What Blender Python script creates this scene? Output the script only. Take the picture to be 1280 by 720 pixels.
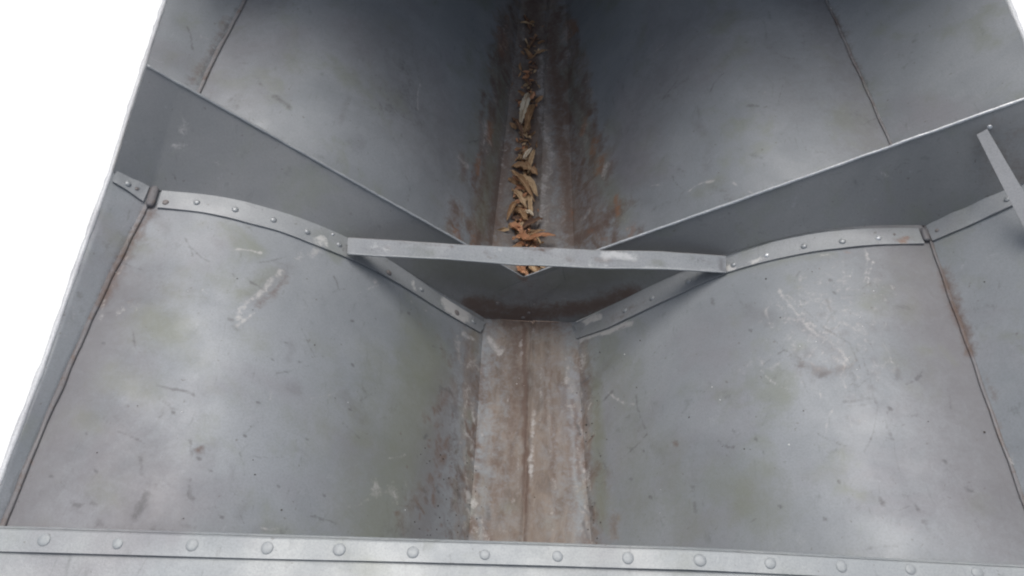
import bpy, bmesh, math, random
import numpy as np
from mathutils import Vector, Matrix, noise
from mathutils.bvhtree import BVHTree
random.seed(7); rng = np.random.default_rng(11)
for o in list(bpy.data.objects): bpy.data.objects.remove(o)
S = bpy.context.scene; COL = S.collection

# ------------------------------------------------------------------ camera
CX = np.array([-0.00676, -0.83470, 1.26582])
RT = np.array([0.998576, 0.0521226, 0.0113466])
UP = np.array([-0.0489722, 0.8114424, 0.5823770])
FW = np.array([-0.0211478, 0.5821035, -0.8128397])
FPX = 1110.58                                       # focal length in pixels of the 1280 px wide photograph
cd = bpy.data.cameras.new('camera'); cam = bpy.data.objects.new('camera', cd); COL.objects.link(cam)
cd.sensor_width = 36; cd.lens = FPX/1280*36; cd.clip_start = .02; cd.clip_end = 500
m3 = Matrix((Vector(RT), Vector(UP), Vector(-FW))).transposed()
cam.matrix_world = Matrix.Translation(Vector(CX)) @ m3.to_4x4()
S.camera = cam

# ------------------------------------------------------------------ sky, sun, exposure
W = bpy.data.worlds.new('World'); S.world = W; W.use_nodes = True
wn = W.node_tree; wn.nodes.clear()
sky = wn.nodes.new('ShaderNodeTexSky'); sky.sky_type = 'NISHITA'; sky.sun_disc = False
SUN_EL, SUN_AZ = 69, -14                              # overcast: high, soft, from ahead over the bow
sky.sun_elevation = math.radians(SUN_EL); sky.sun_rotation = math.radians(SUN_AZ)
sky.dust_density = 4; sky.air_density = 1.0; sky.ozone_density = 1.0
bg = wn.nodes.new('ShaderNodeBackground'); bg.inputs[1].default_value = .15
wo = wn.nodes.new('ShaderNodeOutputWorld')
hs = wn.nodes.new('ShaderNodeHueSaturation'); hs.inputs['Saturation'].default_value = .55    # cloud cover
wn.links.new(sky.outputs[0], hs.inputs['Color']); wn.links.new(hs.outputs[0], bg.inputs[0]); wn.links.new(bg.outputs[0], wo.inputs[0])
sd = bpy.data.lights.new('sun', 'SUN'); sd.energy = 1.5; sd.angle = math.radians(45); sd.color = (1, .975, .94)
sun = bpy.data.objects.new('sun', sd); COL.objects.link(sun)
el, az = math.radians(SUN_EL), math.radians(SUN_AZ)
tosun = Vector((math.sin(az)*math.cos(el), math.cos(az)*math.cos(el), math.sin(el)))
sun.rotation_euler = tosun.to_track_quat('Z', 'Y').to_euler(); sun.location = tosun*20
vs = S.view_settings; vs.view_transform = 'Standard'; vs.look = 'None'; vs.exposure = 0.16; vs.gamma = 1; vs.use_curve_mapping = False
S.cycles.filter_width = 2.1

# ------------------------------------------------------------------ helpers
def px_ray(x, y):
    d = FW + RT*(x-640)/FPX - UP*(y-360)/FPX
    return Vector(CX), Vector(d/np.linalg.norm(d))
def at_z(x, y, z):
    c, d = px_ray(x, y); return c + d*((z-c.z)/d.z)
def at_y(x, y, Y):
    c, d = px_ray(x, y); return c + d*((Y-c.y)/d.y)
def smooth(ob):
    for p in ob.data.polygons: p.use_smooth = True
def mesh_obj(name, V, F, mat, parent=None, sm=True, kind=None):
    me = bpy.data.meshes.new(name)
    me.from_pydata([tuple(v) for v in V], [], F); me.update()
    if mat: me.materials.append(mat)
    o = bpy.data.objects.new(name, me); COL.objects.link(o)
    if parent: o.parent = parent
    if sm: me.polygons.foreach_set('use_smooth', [True]*len(me.polygons))
    if kind: o['kind'] = kind
    return o
def bm_obj(name, bm, mat, parent=None, sm=False):
    me = bpy.data.meshes.new(name); bmesh.ops.recalc_face_normals(bm, faces=bm.faces); bm.to_mesh(me); bm.free()
    me.materials.append(mat); o = bpy.data.objects.new(name, me); COL.objects.link(o)
    if parent: o.parent = parent
    if sm: smooth(o)
    return o
def grid_obj(name, P, mat, parent, thick=0.0, up=True):
    """P: (rows, cols, 3) array of points -> a sheet; thick>0 gives it real thickness on its underside"""
    P = np.asarray(P, float); n, m, _ = P.shape
    idx = np.arange(n*m).reshape(n, m)
    q = np.stack([idx[:-1,:-1], idx[:-1,1:], idx[1:,1:], idx[1:,:-1]], -1).reshape(-1, 4)
    V = P.reshape(-1, 3)
    if thick > 0:
        du = np.gradient(P, axis=1); dv = np.gradient(P, axis=0)
        N = np.cross(du, dv); N /= np.linalg.norm(N, axis=2, keepdims=True)+1e-12
        if N[n//2, m//2, 2] < 0: N = -N
        B = (P - N*thick).reshape(-1, 3)
        k = n*m
        qb = q[:, ::-1]+k
        ring = list(idx[0,:]) + list(idx[1:,-1]) + list(idx[-1,-2::-1]) + list(idx[-2:0:-1,0])
        ring = np.array(ring); nx = np.roll(ring, -1)
        qs = np.stack([nx, ring, ring+k, nx+k], -1)
        V = np.concatenate([V, B]); q = np.concatenate([q, qb, qs])
    me = bpy.data.meshes.new(name)
    me.vertices.add(len(V)); me.vertices.foreach_set('co', V.ravel())
    me.loops.add(len(q)*4); me.loops.foreach_set('vertex_index', q.ravel())
    me.polygons.add(len(q)); me.polygons.foreach_set('loop_start', np.arange(len(q))*4)
    me.polygons.foreach_set('loop_total', np.full(len(q), 4))
    me.update(calc_edges=True); me.validate()
    me.polygons.foreach_set('use_smooth', [True]*len(me.polygons))
    if thick > 0:
        try: me.set_sharp_from_angle(angle=math.radians(40))
        except Exception: pass
    me.materials.append(mat); o = bpy.data.objects.new(name, me); COL.objects.link(o); o.parent = parent
    return o

# ------------------------------------------------------------------ hull shape
# stations along the boat (y forward): left / right chine, gunwale and keel-plate edges
YS = [-1.5, -.6, -.45, -.3, -.15, 0, .15, .3, .45, .6, .9, 1.2, 1.6, 2.0, 2.35]
def tab(*v): return lambda y: np.interp(y, YS, v)
cLx = tab(-.56, -.583, -.583, -.580, -.573, -.559, -.555, -.547, -.534, -.520, -.489, -.459, -.36, -.20, -.03)
cRx = tab(.57, .585, .574, .566, .558, .550, .537, .520, .503, .484, .448, .411, .33, .19, .03)
cLz = tab(.30, .30, .30, .299, .298, .297, .294, .291, .288, .285, .279, .275, .29, .33, .38)
gLx = tab(-.585, -.592, -.594, -.597, -.602, -.604, -.616, -.626, -.636, -.646, -.662, -.66, -.55, -.34, -.05)
gRx = tab(.68, .688, .687, .686, .685, .684, .682, .683, .684, .686, .689, .66, .57, .36, .05)
gLz = tab(.31, .31, .312, .315, .322, .332, .335, .338, .340, .342, .345, .35, .37, .40, .43)
gRz = tab(*[.44]*11, .44, .44, .44, .43)
kLx = tab(-.078, -.074, -.075, -.077, -.079, -.081, -.078, -.074, -.070, -.067, -.058, -.05, -.04, -.03, -.01)
kRx = tab(.11, .110, .100, .088, .077, .069, .063, .057, .051, .046, .036, .03, .03, .025, .01)
kz = tab(*[0]*11, .005, .04, .13, .30)
NS = [0, .125, .25, .40, .56, .72, .86, 1]; NN = [0, .20, .42, .65, .83, .945, .985, 1]
from_t = np.linspace(0, 1, 200)
def _smooth_profile():
    v = np.interp(from_t, NS, NN)
    k = np.ones(21)/21; p = np.concatenate([2*v[0]-v[20:0:-1], v, 2*v[-1]-v[-2:-22:-1]])
    w = np.convolve(np.convolve(p, k, 'same'), k, 'same')[20:-20]
    w[0] = 0; w[-1] = 1; return w
PROF = _smooth_profile()
PROF2 = np.interp(from_t, NS, [0, .255, .51, .765, .94, 1.01, 1.015, 1]); _k = np.hanning(61); _k /= _k.sum()
for _i in range(3): PROF2 = np.convolve(np.concatenate([2*PROF2[0]-PROF2[60:0:-1], PROF2, 2*PROF2[-1]-PROF2[-2:-62:-1]]), _k, 'same')[60:-60]
PROF2 = (PROF2-PROF2[0])/(PROF2[-1]-PROF2[0])
def prof(t, y=0.):
    w = min(1., abs(y)/.22); w = w*w*(3-2*w)             # fuller between the frames
    return np.interp(t, from_t, PROF)*(1-w) + np.interp(t, from_t, PROF2)*w
def hull_pt(side, t, y):
    """bottom panel: t 0 at the keel plate, 1 at the chine"""
    c, k = (cLx, kLx) if side < 0 else (cRx, kRx)
    x = k(y) + (c(y)-k(y))*t
    kk = kz(y) + .004
    z = kk + (cLz(y)-kk)*prof(t, y)
    return x, z
def fbm(P, s, seed=0, oct=3):
    """cheap vectorised value noise, P (...,3)"""
    out = 0; amp = 1; tot = 0
    for o in range(oct):
        q = P*s + seed*17.3 + o*5.1
        i = np.floor(q).astype(np.int64); f = q-i; f = f*f*(3-2*f)
        v = 0
        for dx in (0, 1):
            for dy in (0, 1):
                for dz in (0, 1):
                    h = (i[...,0]+dx)*374761393 + (i[...,1]+dy)*668265263 + (i[...,2]+dz)*2147483647 + seed*9176
                    h = (h ^ (h >> 13))*1274126177; h = (h ^ (h >> 16)) & 0xffff
                    wgt = (f[...,0] if dx else 1-f[...,0])*(f[...,1] if dy else 1-f[...,1])*(f[...,2] if dz else 1-f[...,2])
                    v = v + wgt*h/65535.
        out = out + amp*v; tot += amp; amp *= .5; s = s*2.1
    return out/tot

def hull_grid(side, ys, ts):
    Y, T = np.meshgrid(ys, ts, indexing='ij')
    X = np.empty_like(Y); Z = np.empty_like(Y)
    for i, y in enumerate(ys):
        X[i], Z[i] = hull_pt(side, ts, y)
    P = np.stack([X, Y, Z], -1)
    dent = (fbm(P, 4, 3, 2)-.5)*.0022 + (fbm(P, 24, 5, 2)-.5)*.0005      # beaten, slightly oil-canned sheet
    edge = np.clip(np.minimum(T, 1-T)*14, 0, 1)
    P[..., 2] += dent*edge
    return P
def rows(fine):
    return np.unique(np.concatenate([np.linspace(-1.5, -.54, 20), np.arange(-.54, 1.08, fine), np.linspace(1.08, 2.35, 40)]))

# ------------------------------------------------------------------ materials
def node(nt, t, **kw):
    n = nt.nodes.new(t)
    for k, v in kw.items(): setattr(n, k, v)
    return n
def metal_paint(name, base=(.20,.215,.225), alt=(.27,.285,.29), olive=.5, rough=.42, metallic=.25, wear_shade=True, spots=1.0, bump=.25, grimy=0., pale=(.42,.41,.395)):
    m = bpy.data.materials.new(name); m.use_nodes = True; nt = m.node_tree; L = nt.links
    b = nt.nodes['Principled BSDF']; tc = node(nt, 'ShaderNodeTexCoord')
    def nz(scale, detail=4, rough_=.55, dist=0, vec=None):
        n = node(nt, 'ShaderNodeTexNoise'); n.inputs['Scale'].default_value = scale; n.inputs['Detail'].default_value = detail
        n.inputs['Roughness'].default_value = rough_; n.inputs['Distortion'].default_value = dist
        L.new(vec or tc.outputs['Object'], n.inputs['Vector']); return n.outputs['Fac']
    def ramp(fac, a, c, lo=0., hi=1.):
        r = node(nt, 'ShaderNodeMapRange'); r.interpolation_type = 'SMOOTHSTEP'
        r.inputs['From Min'].default_value = a; r.inputs['From Max'].default_value = c
        r.inputs['To Min'].default_value = lo; r.inputs['To Max'].default_value = hi
        L.new(fac, r.inputs['Value']); return r.outputs['Result']
    def mix(fac, A, B, mode='MIX'):
        n = node(nt, 'ShaderNodeMix', data_type='RGBA', blend_type=mode)
        if isinstance(fac, float): n.inputs['Factor'].default_value = fac
        else: L.new(fac, n.inputs['Factor'])
        for i, v in ((6, A), (7, B)):
            if isinstance(v, tuple): n.inputs[i].default_value = (*v, 1)
            else: L.new(v, n.inputs[i])
        return n.outputs[2]
    def mth(op, a, c):
        n = node(nt, 'ShaderNodeMath', operation=op)
        for i, v in ((0, a), (1, c)):
            if isinstance(v, (int, float)): n.inputs[i].default_value = v
            else: L.new(v, n.inputs[i])
        return n.outputs[0]
    col = mix(ramp(nz(5, 5, .6, .6), .32, .68), base, alt)
    col = mix(ramp(nz(11, 4, .6, .3), .52, .72, 0, olive), col, (.19, .205, .165))
    col = mix(ramp(nz(3.3, 5, .65, .4), .50, .70, 0, .45), col, (.20, .185, .20))
    mp = node(nt, 'ShaderNodeMapping'); mp.inputs['Scale'].default_value = (1, .35, 1); mp.inputs['Rotation'].default_value = (0, 0, .4)
    L.new(tc.outputs['Object'], mp.inputs['Vector'])
    col = mix(ramp(nz(42, 5, .7, 1.5, mp.outputs[0]), .58, .74, 0, .45*spots), col, (.11, .115, .115))     # smudged scuffs
    col = mix(ramp(nz(36, 6, .75, .8), .60, .72, 0, .28), col, (.36, .375, .38))                       # worn paint
    col = mix(ramp(nz(130, 3, .6), .68, .73, 0, .55*spots), col, (.10, .085, .075))                    # specks
    col = mix(ramp(nz(420, 2, .6), .35, .7, 0, .22), col, (.13, .135, .14))                             # grain
    rgh = ramp(nz(14, 5, .6), .3, .7, rough-.07, rough+.12)
    hgt = nz(300, 3, .6)
    if wear_shade:
        at = node(nt, 'ShaderNodeAttribute', attribute_name='wear_shade'); sp = node(nt, 'ShaderNodeSeparateColor'); L.new(at.outputs['Color'], sp.inputs[0])
        at2 = node(nt, 'ShaderNodeAttribute', attribute_name='film'); sp2 = node(nt, 'ShaderNodeSeparateColor'); L.new(at2.outputs['Color'], sp2.inputs[0])
        n1 = nz(55, 6, .72, .6); n2 = nz(170, 4, .7)
        brk = mth('ADD', mth('MULTIPLY', mth('SUBTRACT', n1, .5), 1.5), mth('MULTIPLY', mth('SUBTRACT', n2, .5), .8))
        def mask(ch, a=.35, c=.62, amt=1., k=1.):
            return ramp(mth('ADD', ch, mth('MULTIPLY', mth('MULTIPLY', brk, k), ramp(ch, .0, .12))), a, c, 0, amt)
        yst = node(nt, 'ShaderNodeMapping'); yst.inputs['Scale'].default_value = (1, .28, 1); L.new(tc.outputs['Object'], yst.inputs['Vector'])
        streak = nz(48, 7, .72, 1.2, yst.outputs[0])
        dirt = mix(ramp(streak, .3, .72), (.115,.086,.068), (.225,.18,.143))
        dirt = mix(ramp(nz(30, 5, .7, .6), .48, .66, 0, .6), dirt, (.22, .205, .19))
        col = mix(mask(sp2.outputs[0], .10, 1.0, .9, 1.0), col, dirt)                 # dried silt film
        col = mix(mask(at.outputs['Alpha'], .0, 1.15, .8, .5), col, (.125, .118, .122))      # settled grime, plus painted shade along chines and over far panels
        col = mix(mask(sp2.outputs[1], .0, 1.1, .75, .5), col, (.165, .175, .135))     # olive film
        col = mix(mask(sp.outputs[0], .15, 1.0, .9, .8), col, (.115, .077, .06))
        col = mix(mask(sp2.outputs[2], .25, .95, .7), col, (.24, .12, .065))         # orange rust
        col = mix(mask(sp.outputs[1], .25, 1.0, .72, 1.5), col, pale)             # bared pale metal
        col = mix(mask(sp.outputs[2], .28, 1.05, .7, 1.1), col, (.085, .083, .085))            # dark scuffs
        dull = mth('MAXIMUM', sp2.outputs[0], sp.outputs[0])
        rgh = mth('ADD', rgh, mth('MULTIPLY', dull, .3))
        met = mth('MULTIPLY', mth('SUBTRACT', 1., mth('MINIMUM', mth('MULTIPLY', dull, 1.3), 1.)), metallic)
        L.new(met, b.inputs['Metallic'])
        hgt = mth('ADD', mth('ADD', mth('MULTIPLY', hgt, .5), mth('MULTIPLY', n1, 1.0)), mth('MULTIPLY', mask(sp.outputs[1], .42, .6), -.8))
    else:
        b.inputs['Metallic'].default_value = metallic
    if grimy: col = mix(ramp(nz(26, 5, .7, .5), .62-grimy*.4, .8-grimy*.3), col, (.12, .09, .075))
    L.new(col, b.inputs['Base Color']); L.new(rgh, b.inputs['Roughness'])
    bp = node(nt, 'ShaderNodeBump'); bp.inputs['Strength'].default_value = bump; bp.inputs['Distance'].default_value = .0012
    L.new(hgt, bp.inputs['Height']); L.new(bp.outputs[0], b.inputs['Normal'])
    return m
M_hull = metal_paint('painted_hull_metal', (.208,.224,.236), (.26,.275,.286), rough=.54, metallic=.13, olive=.6)
M_sheet = metal_paint('painted_bulkhead_metal', (.195,.20,.20), (.24,.243,.24), .5, .5, .12, True, 1.0, .25)
M_flange = metal_paint('painted_flange_metal', (.25,.262,.268), (.31,.322,.328), .35, .46, .15, True, .9, .3, pale=(.58,.57,.54))
M_trim = metal_paint('painted_trim_metal', (.25,.265,.27), (.32,.335,.34), .2, .42, .2, False, .6, .2)
M_bar = metal_paint('painted_bar_metal', (.29,.305,.31), (.38,.385,.385), .3, .46, .15, True, .5, .3, pale=(.62,.62,.6))
M_rim = metal_paint('pale_rim_metal_painted_bloom', (.5,.51,.52), (.62,.63,.63), .05, .5, .1, False, .5, .3)  # near-white colour stands in for sun bloom along the rim
M_strap = metal_paint('dull_strap_metal', (.27,.275,.28), (.31,.315,.32), .1, .55, .1, False, .5, .15)
M_seat = metal_paint('painted_seat_metal', (.26,.28,.29), (.345,.36,.355), .4, .46, .12, False, .8, .3)
M_seam = metal_paint('grimy_seam_metal', (.19,.185,.185), (.29,.29,.29), .2, .6, .1, True, 1.0, .5, .35)
M_bare = metal_paint('bare_bright_metal', (.5,.52,.53), (.62,.63,.63), .0, .35, .5, False, .3, .3)
M_rivet = metal_paint('painted_rivet_metal', (.26,.275,.28), (.34,.355,.36), .2, .36, .25, False, .6, .2)
M_rivetdull = metal_paint('rusty_rivet_metal', (.15,.13,.12), (.22,.205,.2), .2, .6, .1, False, 1., .4, .3)
def simple(name, c1, c2, scale, rough=.8, bump=.4, dist=.002):
    m = bpy.data.materials.new(name); m.use_nodes = True; nt = m.node_tree; b = nt.nodes['Principled BSDF']
    tc = node(nt, 'ShaderNodeTexCoord'); n = node(nt, 'ShaderNodeTexNoise'); n.inputs['Scale'].default_value = scale; n.inputs['Detail'].default_value = 8
    r = node(nt, 'ShaderNodeValToRGB'); r.color_ramp.elements[0].position = .32; r.color_ramp.elements[1].position = .68
    r.color_ramp.elements[0].color = (*c1, 1); r.color_ramp.elements[1].color = (*c2, 1)
    nt.links.new(tc.outputs['Object'], n.inputs['Vector']); nt.links.new(n.outputs['Fac'], r.inputs[0]); nt.links.new(r.outputs[0], b.inputs['Base Color'])
    b.inputs['Roughness'].default_value = rough
    bp = node(nt, 'ShaderNodeBump'); bp.inputs['Strength'].default_value = bump; bp.inputs['Distance'].default_value = dist
    nt.links.new(n.outputs['Fac'], bp.inputs['Height']); nt.links.new(bp.outputs[0], b.inputs['Normal'])
    return m
M_ground = simple('pale_concrete', (.78,.78,.77), (.82,.82,.81), 3, .9, .3, .004)
M_white_speck = simple('pale_grit', (.55,.55,.53), (.75,.75,.73), 300)
M_dark_speck = simple('dark_grit', (.03,.025,.02), (.07,.055,.045), 300)

# ------------------------------------------------------------------ setting
bmg = bmesh.new(); bmesh.ops.create_grid(bmg, x_segments=40, y_segments=40, size=60)
g = bm_obj('ground', bmg, M_ground); g.location = (0, 0, -.06); g['kind'] = 'structure'

# ------------------------------------------------------------------ the boat
boat = bpy.data.objects.new('boat', None); COL.objects.link(boat); boat.location = (0, 0, 0); boat.empty_display_size = .1
boat['label'] = 'open riveted metal boat hull in worn grey paint with rusty keel channel'
boat['category'] = 'boat'

YF = rows(.0022); TF = np.linspace(0, 1, 230)
PL = hull_grid(-1, YF, TF); PR = hull_grid(1, YF, TF)
hullL = grid_obj('bottom_panel', PL, M_hull, boat); hullR = grid_obj('bottom_panel', PR, M_hull, boat)
# keel plate: a flat strip with a raised middle seam
KT = np.linspace(0, 1, 75)
def keel_grid(ys):
    out = []
    for y in ys:
        a, b_ = kLx(y)-.006, kRx(y)+.006
        x = a+(b_-a)*KT
        z = kz(y) + .004*np.abs(2*KT-1)**3 + np.where(x > 0.001, .0022, 0) - .0035*np.exp(-((x+.0005)/.0028)**2)
        out.append(np.stack([x, np.full_like(x, y), z], -1))
    P = np.array(out); P[..., 2] += (fbm(P, 25, 8, 3)-.5)*.003 + .0035; return P
keel = grid_obj('keel_plate', keel_grid(rows(.0022)), M_hull, boat)
# side panels
ST = np.linspace(0, 1, 26)
def side_grid(side, ys):
    out = []
    for y in ys:
        if side < 0: a, za, b_, zb = cLx(y), cLz(y), gLx(y), gLz(y)
        else: a, za, b_, zb = cRx(y), cLz(y), gRx(y), gRz(y)
        out.append(np.stack([a+(b_-a)*ST, np.full_like(ST, y), za+.0015+(zb-za)*ST], -1))
    P = np.array(out); P[..., 2] += (fbm(P, 9, 4, 2)-.5)*.004*np.clip(ST*(1-ST)*8, 0, 1); return P
SL = side_grid(-1, rows(.004)); SR = side_grid(1, rows(.004))
sideL = grid_obj('side_panel', SL, M_hull, boat); sideR = grid_obj('side_panel', SR, M_hull, boat)
def bvh_of(*grids):
    V = []; F = []
    for P in grids:
        P = P[::3, ::3] if P.shape[1] > 30 else P[::3]
        n, m, _ = P.shape; o = len(V); V += [tuple(p) for p in P.reshape(-1, 3)]
        F += [(o+i*m+j, o+i*m+j+1, o+(i+1)*m+j+1, o+(i+1)*m+j) for i in range(n-1) for j in range(m-1)]
    return BVHTree.FromPolygons(V, F)
B_hull = bvh_of(PL, PR, SL, SR, keel_grid(rows(.003)))
def on(bvh, x, y):
    c, d = px_ray(x, y); h = bvh.ray_cast(c, d)
    return (h[0], h[1]) if h[0] is not None else (None, None)

# tubes along a path
def tube_bm(bm, pts, rad, seg=8, flat=1.0, jitter=0.0):
    rings = []
    for i, p in enumerate(pts):
        a = pts[max(i-1, 0)]; b_ = pts[min(i+1, len(pts)-1)]; d = (b_-a).normalized()
        s = d.cross(Vector((0, 0, 1))).normalized(); u = s.cross(d)
        r = rad(i/(len(pts)-1)) if callable(rad) else rad
        r *= 1+random.uniform(-jitter, jitter)
        rings.append([bm.verts.new(p + s*math.cos(2*math.pi*k/seg)*r + u*math.sin(2*math.pi*k/seg)*r*flat) for k in range(seg)])
    for A, B in zip(rings, rings[1:]):
        for k in range(seg): bm.faces.new((A[k], A[(k+1)%seg], B[(k+1)%seg], B[k]))
    bm.faces.new(rings[0][::-1]); bm.faces.new(rings[-1])
# gunwale rims: a rolled edge
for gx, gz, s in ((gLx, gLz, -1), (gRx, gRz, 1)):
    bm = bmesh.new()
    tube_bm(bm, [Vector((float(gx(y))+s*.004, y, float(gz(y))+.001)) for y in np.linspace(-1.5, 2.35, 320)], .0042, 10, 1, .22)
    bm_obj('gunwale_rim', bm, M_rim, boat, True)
# chine seams: a caulked lap between bottom and side
def seam(cx, inward, y0, y1, rad, mat=M_seam):
    bm = bmesh.new(); n = int((y1-y0)/.006)
    pts = [Vector((float(cx(y))+inward*(.002+.0004*math.sin(y*37)+.0004*math.sin(y*91)), y, float(cLz(y))+.0015)) for y in np.linspace(y0, y1, n)]
    tube_bm(bm, pts, lambda t: rad*(.85+.35*noise.noise(Vector((t*60, inward*4, 0)))), 8, .55, .06)
    return bm_obj('chine_seam', bm, mat, boat, True)
seamL = seam(cLx, 1, -1.5, 2.3, .0046); seamR = seam(cRx, -1, -1.5, 2.3, .0030)

# bulkhead: two sheets leaning forward from the hull, lapped in the middle, with a V-shaped top edge
VX = at_z(655, 347, .112)                        # bottom of the V
TL = at_z(183.5, 82, .435); TR = at_z(1306, 115, .50)
def frame_pts(side, n):
    """line of the bulkhead's foot on the hull at y = 0, from keel to gunwale"""
    P = []
    k = abs(float((kLx if side < 0 else kRx)(0)))
    xs0 = np.linspace(0, 1, 8)[:-1]
    for t in np.linspace(0, 1, 12)[:-1]: P.append((side*k*t, 0.007))
    for t in np.linspace(0, 1, 60)[:-1]:
        x, z = hull_pt(side, t, 0.); P.append((float(x), float(z)+.003))
    gx, gz = (gLx, gLz) if side < 0 else (gRx, gRz); cx = cLx if side < 0 else cRx
    for t in np.linspace(0, 1, 14): P.append((float(cx(0)+(gx(0)-cx(0))*t), float(cLz(0)+(gz(0)-cLz(0))*t)+.003))
    P = np.array(P); s = np.r_[0, np.cumsum(np.hypot(*np.diff(P, axis=0).T))]
    q = np.linspace(0, s[-1], n)
    return np.stack([np.interp(q, s, P[:,0]), np.zeros(n), np.interp(q, s, P[:,1])], -1)
def sheet_grid(side, n=230, m=60, overlap=False):
    F = frame_pts(side, n); T = TL if side < 0 else TR
    A = np.array(VX); B = np.array(T)
    fx = np.abs(F[:,0])/abs(F[-1,0])
    top = A + (B-A)*fx[:,None]
    v = np.linspace(0, 1, m)[None,:,None]
    P = F[:,None,:]*(1-v) + top[:,None,:]*v
    P[..., 2] += (fbm(P, 8, 12, 2)-.5)*.004*np.clip(v[...,0]*(1-v[...,0])*6, 0, 1)
    return P
GL = sheet_grid(-1); GR = sheet_grid(1); GR[..., 2] += .0022
bulkL = grid_obj('bulkhead_sheet', GL, M_sheet, boat, .0016); bulkR = grid_obj('bulkhead_sheet', GR, M_sheet, boat, .0016)
B_sheet = bvh_of(GL, GR)
# folded hem on the top edge
for T, A in ((TL, VX), (TR, VX+Vector((0, 0, .0022)))):
    bm = bmesh.new()
    tube_bm(bm, [A+(T-A)*t + Vector((0, 0, .0006+.0012*noise.noise(Vector((t*25, T.x*9, 1))))) for t in np.linspace(0, 1, 120)], lambda t: .0008+.0015*min(1, t*5), 8, 1, .14)
    o = bm_obj('top_hem', bm, M_bare if T is TR else M_trim, None, True); o.parent = bulkL if T is TL else bulkR
# the right sheet's lap tongue over the left sheet
def lap_tongue():
    pts = [(702,335),(680,343),(657,351),(638,359),(622,366)]
    a = [on(B_sheet, *p)[0] for p in pts]
    low = [on(B_sheet, x, y)[0] for x, y in [(706,352),(690,362),(672,372),(652,382),(634,388)]]
    P = np.array([[np.array(p*(1-v)+q*v) for v in np.linspace(0, 1, 6)] for p, q in zip(a, low)])
    P[..., 2] += .0026; P[..., 1] -= .001
    o = grid_obj('lap_tongue', P, M_sheet, None, .0014); o.parent = bulkR; return o
tongue = lap_tongue()

# flanges: angle strips lying on the hull in front of the bulkhead
def flange(name, upper, lower, lift=.0032, n=90, m=14):
    """upper / lower: photo outlines dropped onto the hull skin"""
    U = [on(B_hull, *p)[0] for p in upper]; D = [on(B_hull, *p)[0] for p in lower]
    def res(P):
        P = np.array([tuple(p) for p in P]); s = np.r_[0, np.cumsum(np.linalg.norm(np.diff(P, axis=0), axis=1))]/1
        q = np.linspace(0, s[-1], n); return np.stack([np.interp(q, s, P[:,k]) for k in range(3)], -1)
    U, D = res(U), res(D); v = np.linspace(0, 1, m)[None,:,None]
    P = U[:,None]*(1-v) + D[:,None]*v
    for i in range(n):                                   # settle every point onto the skin
        for j in range(m):
            h = B_hull.ray_cast(Vector((P[i,j,0], P[i,j,1], 1)), Vector((0, 0, -1)))
            if h[0] is not None:
                nn = h[1] if h[1].z > 0 else -h[1]
                P[i,j] = np.array(h[0] + nn*(lift + .001*noise.noise(Vector((i*.11, j*.1, upper[0][0])))))
    return grid_obj(name, P, M_flange, boat, .0022)
UL = [(203,239),(250,243),(310,253),(345,264),(380,275),(410,286),(440,300),(500,335),(560,377),(607,404)]
DL = [(197,261),(250,266),(310,280),(345,289),(385,304),(420,318),(450,330),(500,357),(550,388),(599,416)]
UR = [(716,407),(755,388),(790,370),(850,344),(910,324),(970,303),(1000,297),(1040,291),(1100,287),(1147,287)]
DR = [(722,424),(760,411),(800,392),(850,369),(912,341),(980,323),(1010,317),(1050,312),(1100,307),(1155,306)]
flL = flange('flange', UL, DL); flR = flange('flange', UR, DR)
flL2 = flange('flange', [(147,211),(165,222),(186,235)], [(140,228),(160,240),(178,253)], .0035, 30)
flR2 = flange('flange', [(1158,282),(1200,264),(1250,241),(1275,230)], [(1167,302),(1210,284),(1262,260),(1277,253)], .0035, 50)
B_fl = bvh_of(*[np.array([v.co[:] for v in o.data.vertices])[:n*14].reshape(n, 14, 3) for o, n in ((flL, 90), (flR, 90), (flL2, 30), (flR2, 50))])
# swollen end of the chine seam pushing through the flange joint
def seam_end(pts, r):
    bm = bmesh.new(); P = []
    for x, y in pts:
        p, _ = on(B_hull, x, y); P.append(p+Vector((0, 0, .004)))
    tube_bm(bm, [P[0].lerp(P[-1], t) for t in np.linspace(0, 1, 14)], lambda t: r*(1-.35*(2*t-1)**6), 10, .7, .04)
    return bm_obj('seam_end', bm, M_seam, boat, True)
seam_end([(195,236),(188,260)], .0068)
seam_end([(1153,288),(1158,303)], .0055)

# cross bar: an angle strip spanning the V
bar_top = [(435,297.5),(500,301),(571,306),(640,309),(700,311),(760,314),(830,315),(870,318),(907,320.5)]
bar_bot = [(434,317),(500,320),(551,323),(648,330.5),(700,332),(760,334.5),(830,335.5),(870,337.5),(908,340)]
def cross_bar():
    zt, n = .226, 80
    def res(P, z):
        P = np.array([tuple(at_z(x, y, z)) for x, y in P]); q = np.linspace(P[0,0], P[-1,0], n)
        return np.stack([q, np.interp(q, P[:,0], P[:,1]), np.full(n, z)], -1)
    A = res(bar_top, zt); B = res(bar_bot, zt-.012)
    v = np.linspace(0, 1, 8)[None,:,None]; P = A[:,None]*(1-v)+B[:,None]*v
    P[..., 2] += (fbm(P, 14, 3, 2)-.5)*.004
    top = grid_obj('cross_bar', P, M_bar, boat, .0025)
    global BARP; BARP = P
    bm = bmesh.new()                                     # worn bright lower edge
    tube_bm(bm, [Vector(P[i,-1])+Vector((0, 0, -.0012)) for i in range(n)], .0017, 6, 1, .15)
    o = bm_obj('worn_edge', bm, M_trim, top, True)
    # down-turned leg at the back edge
    Q = np.array([[P[i,0]+np.array((0, .001, -.0025-.018*t)) for t in (0, .5, 1)] for i in range(n)])
    grid_obj('back_leg', Q, M_flange, top, .002)
    return top
bar = cross_bar()
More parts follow.
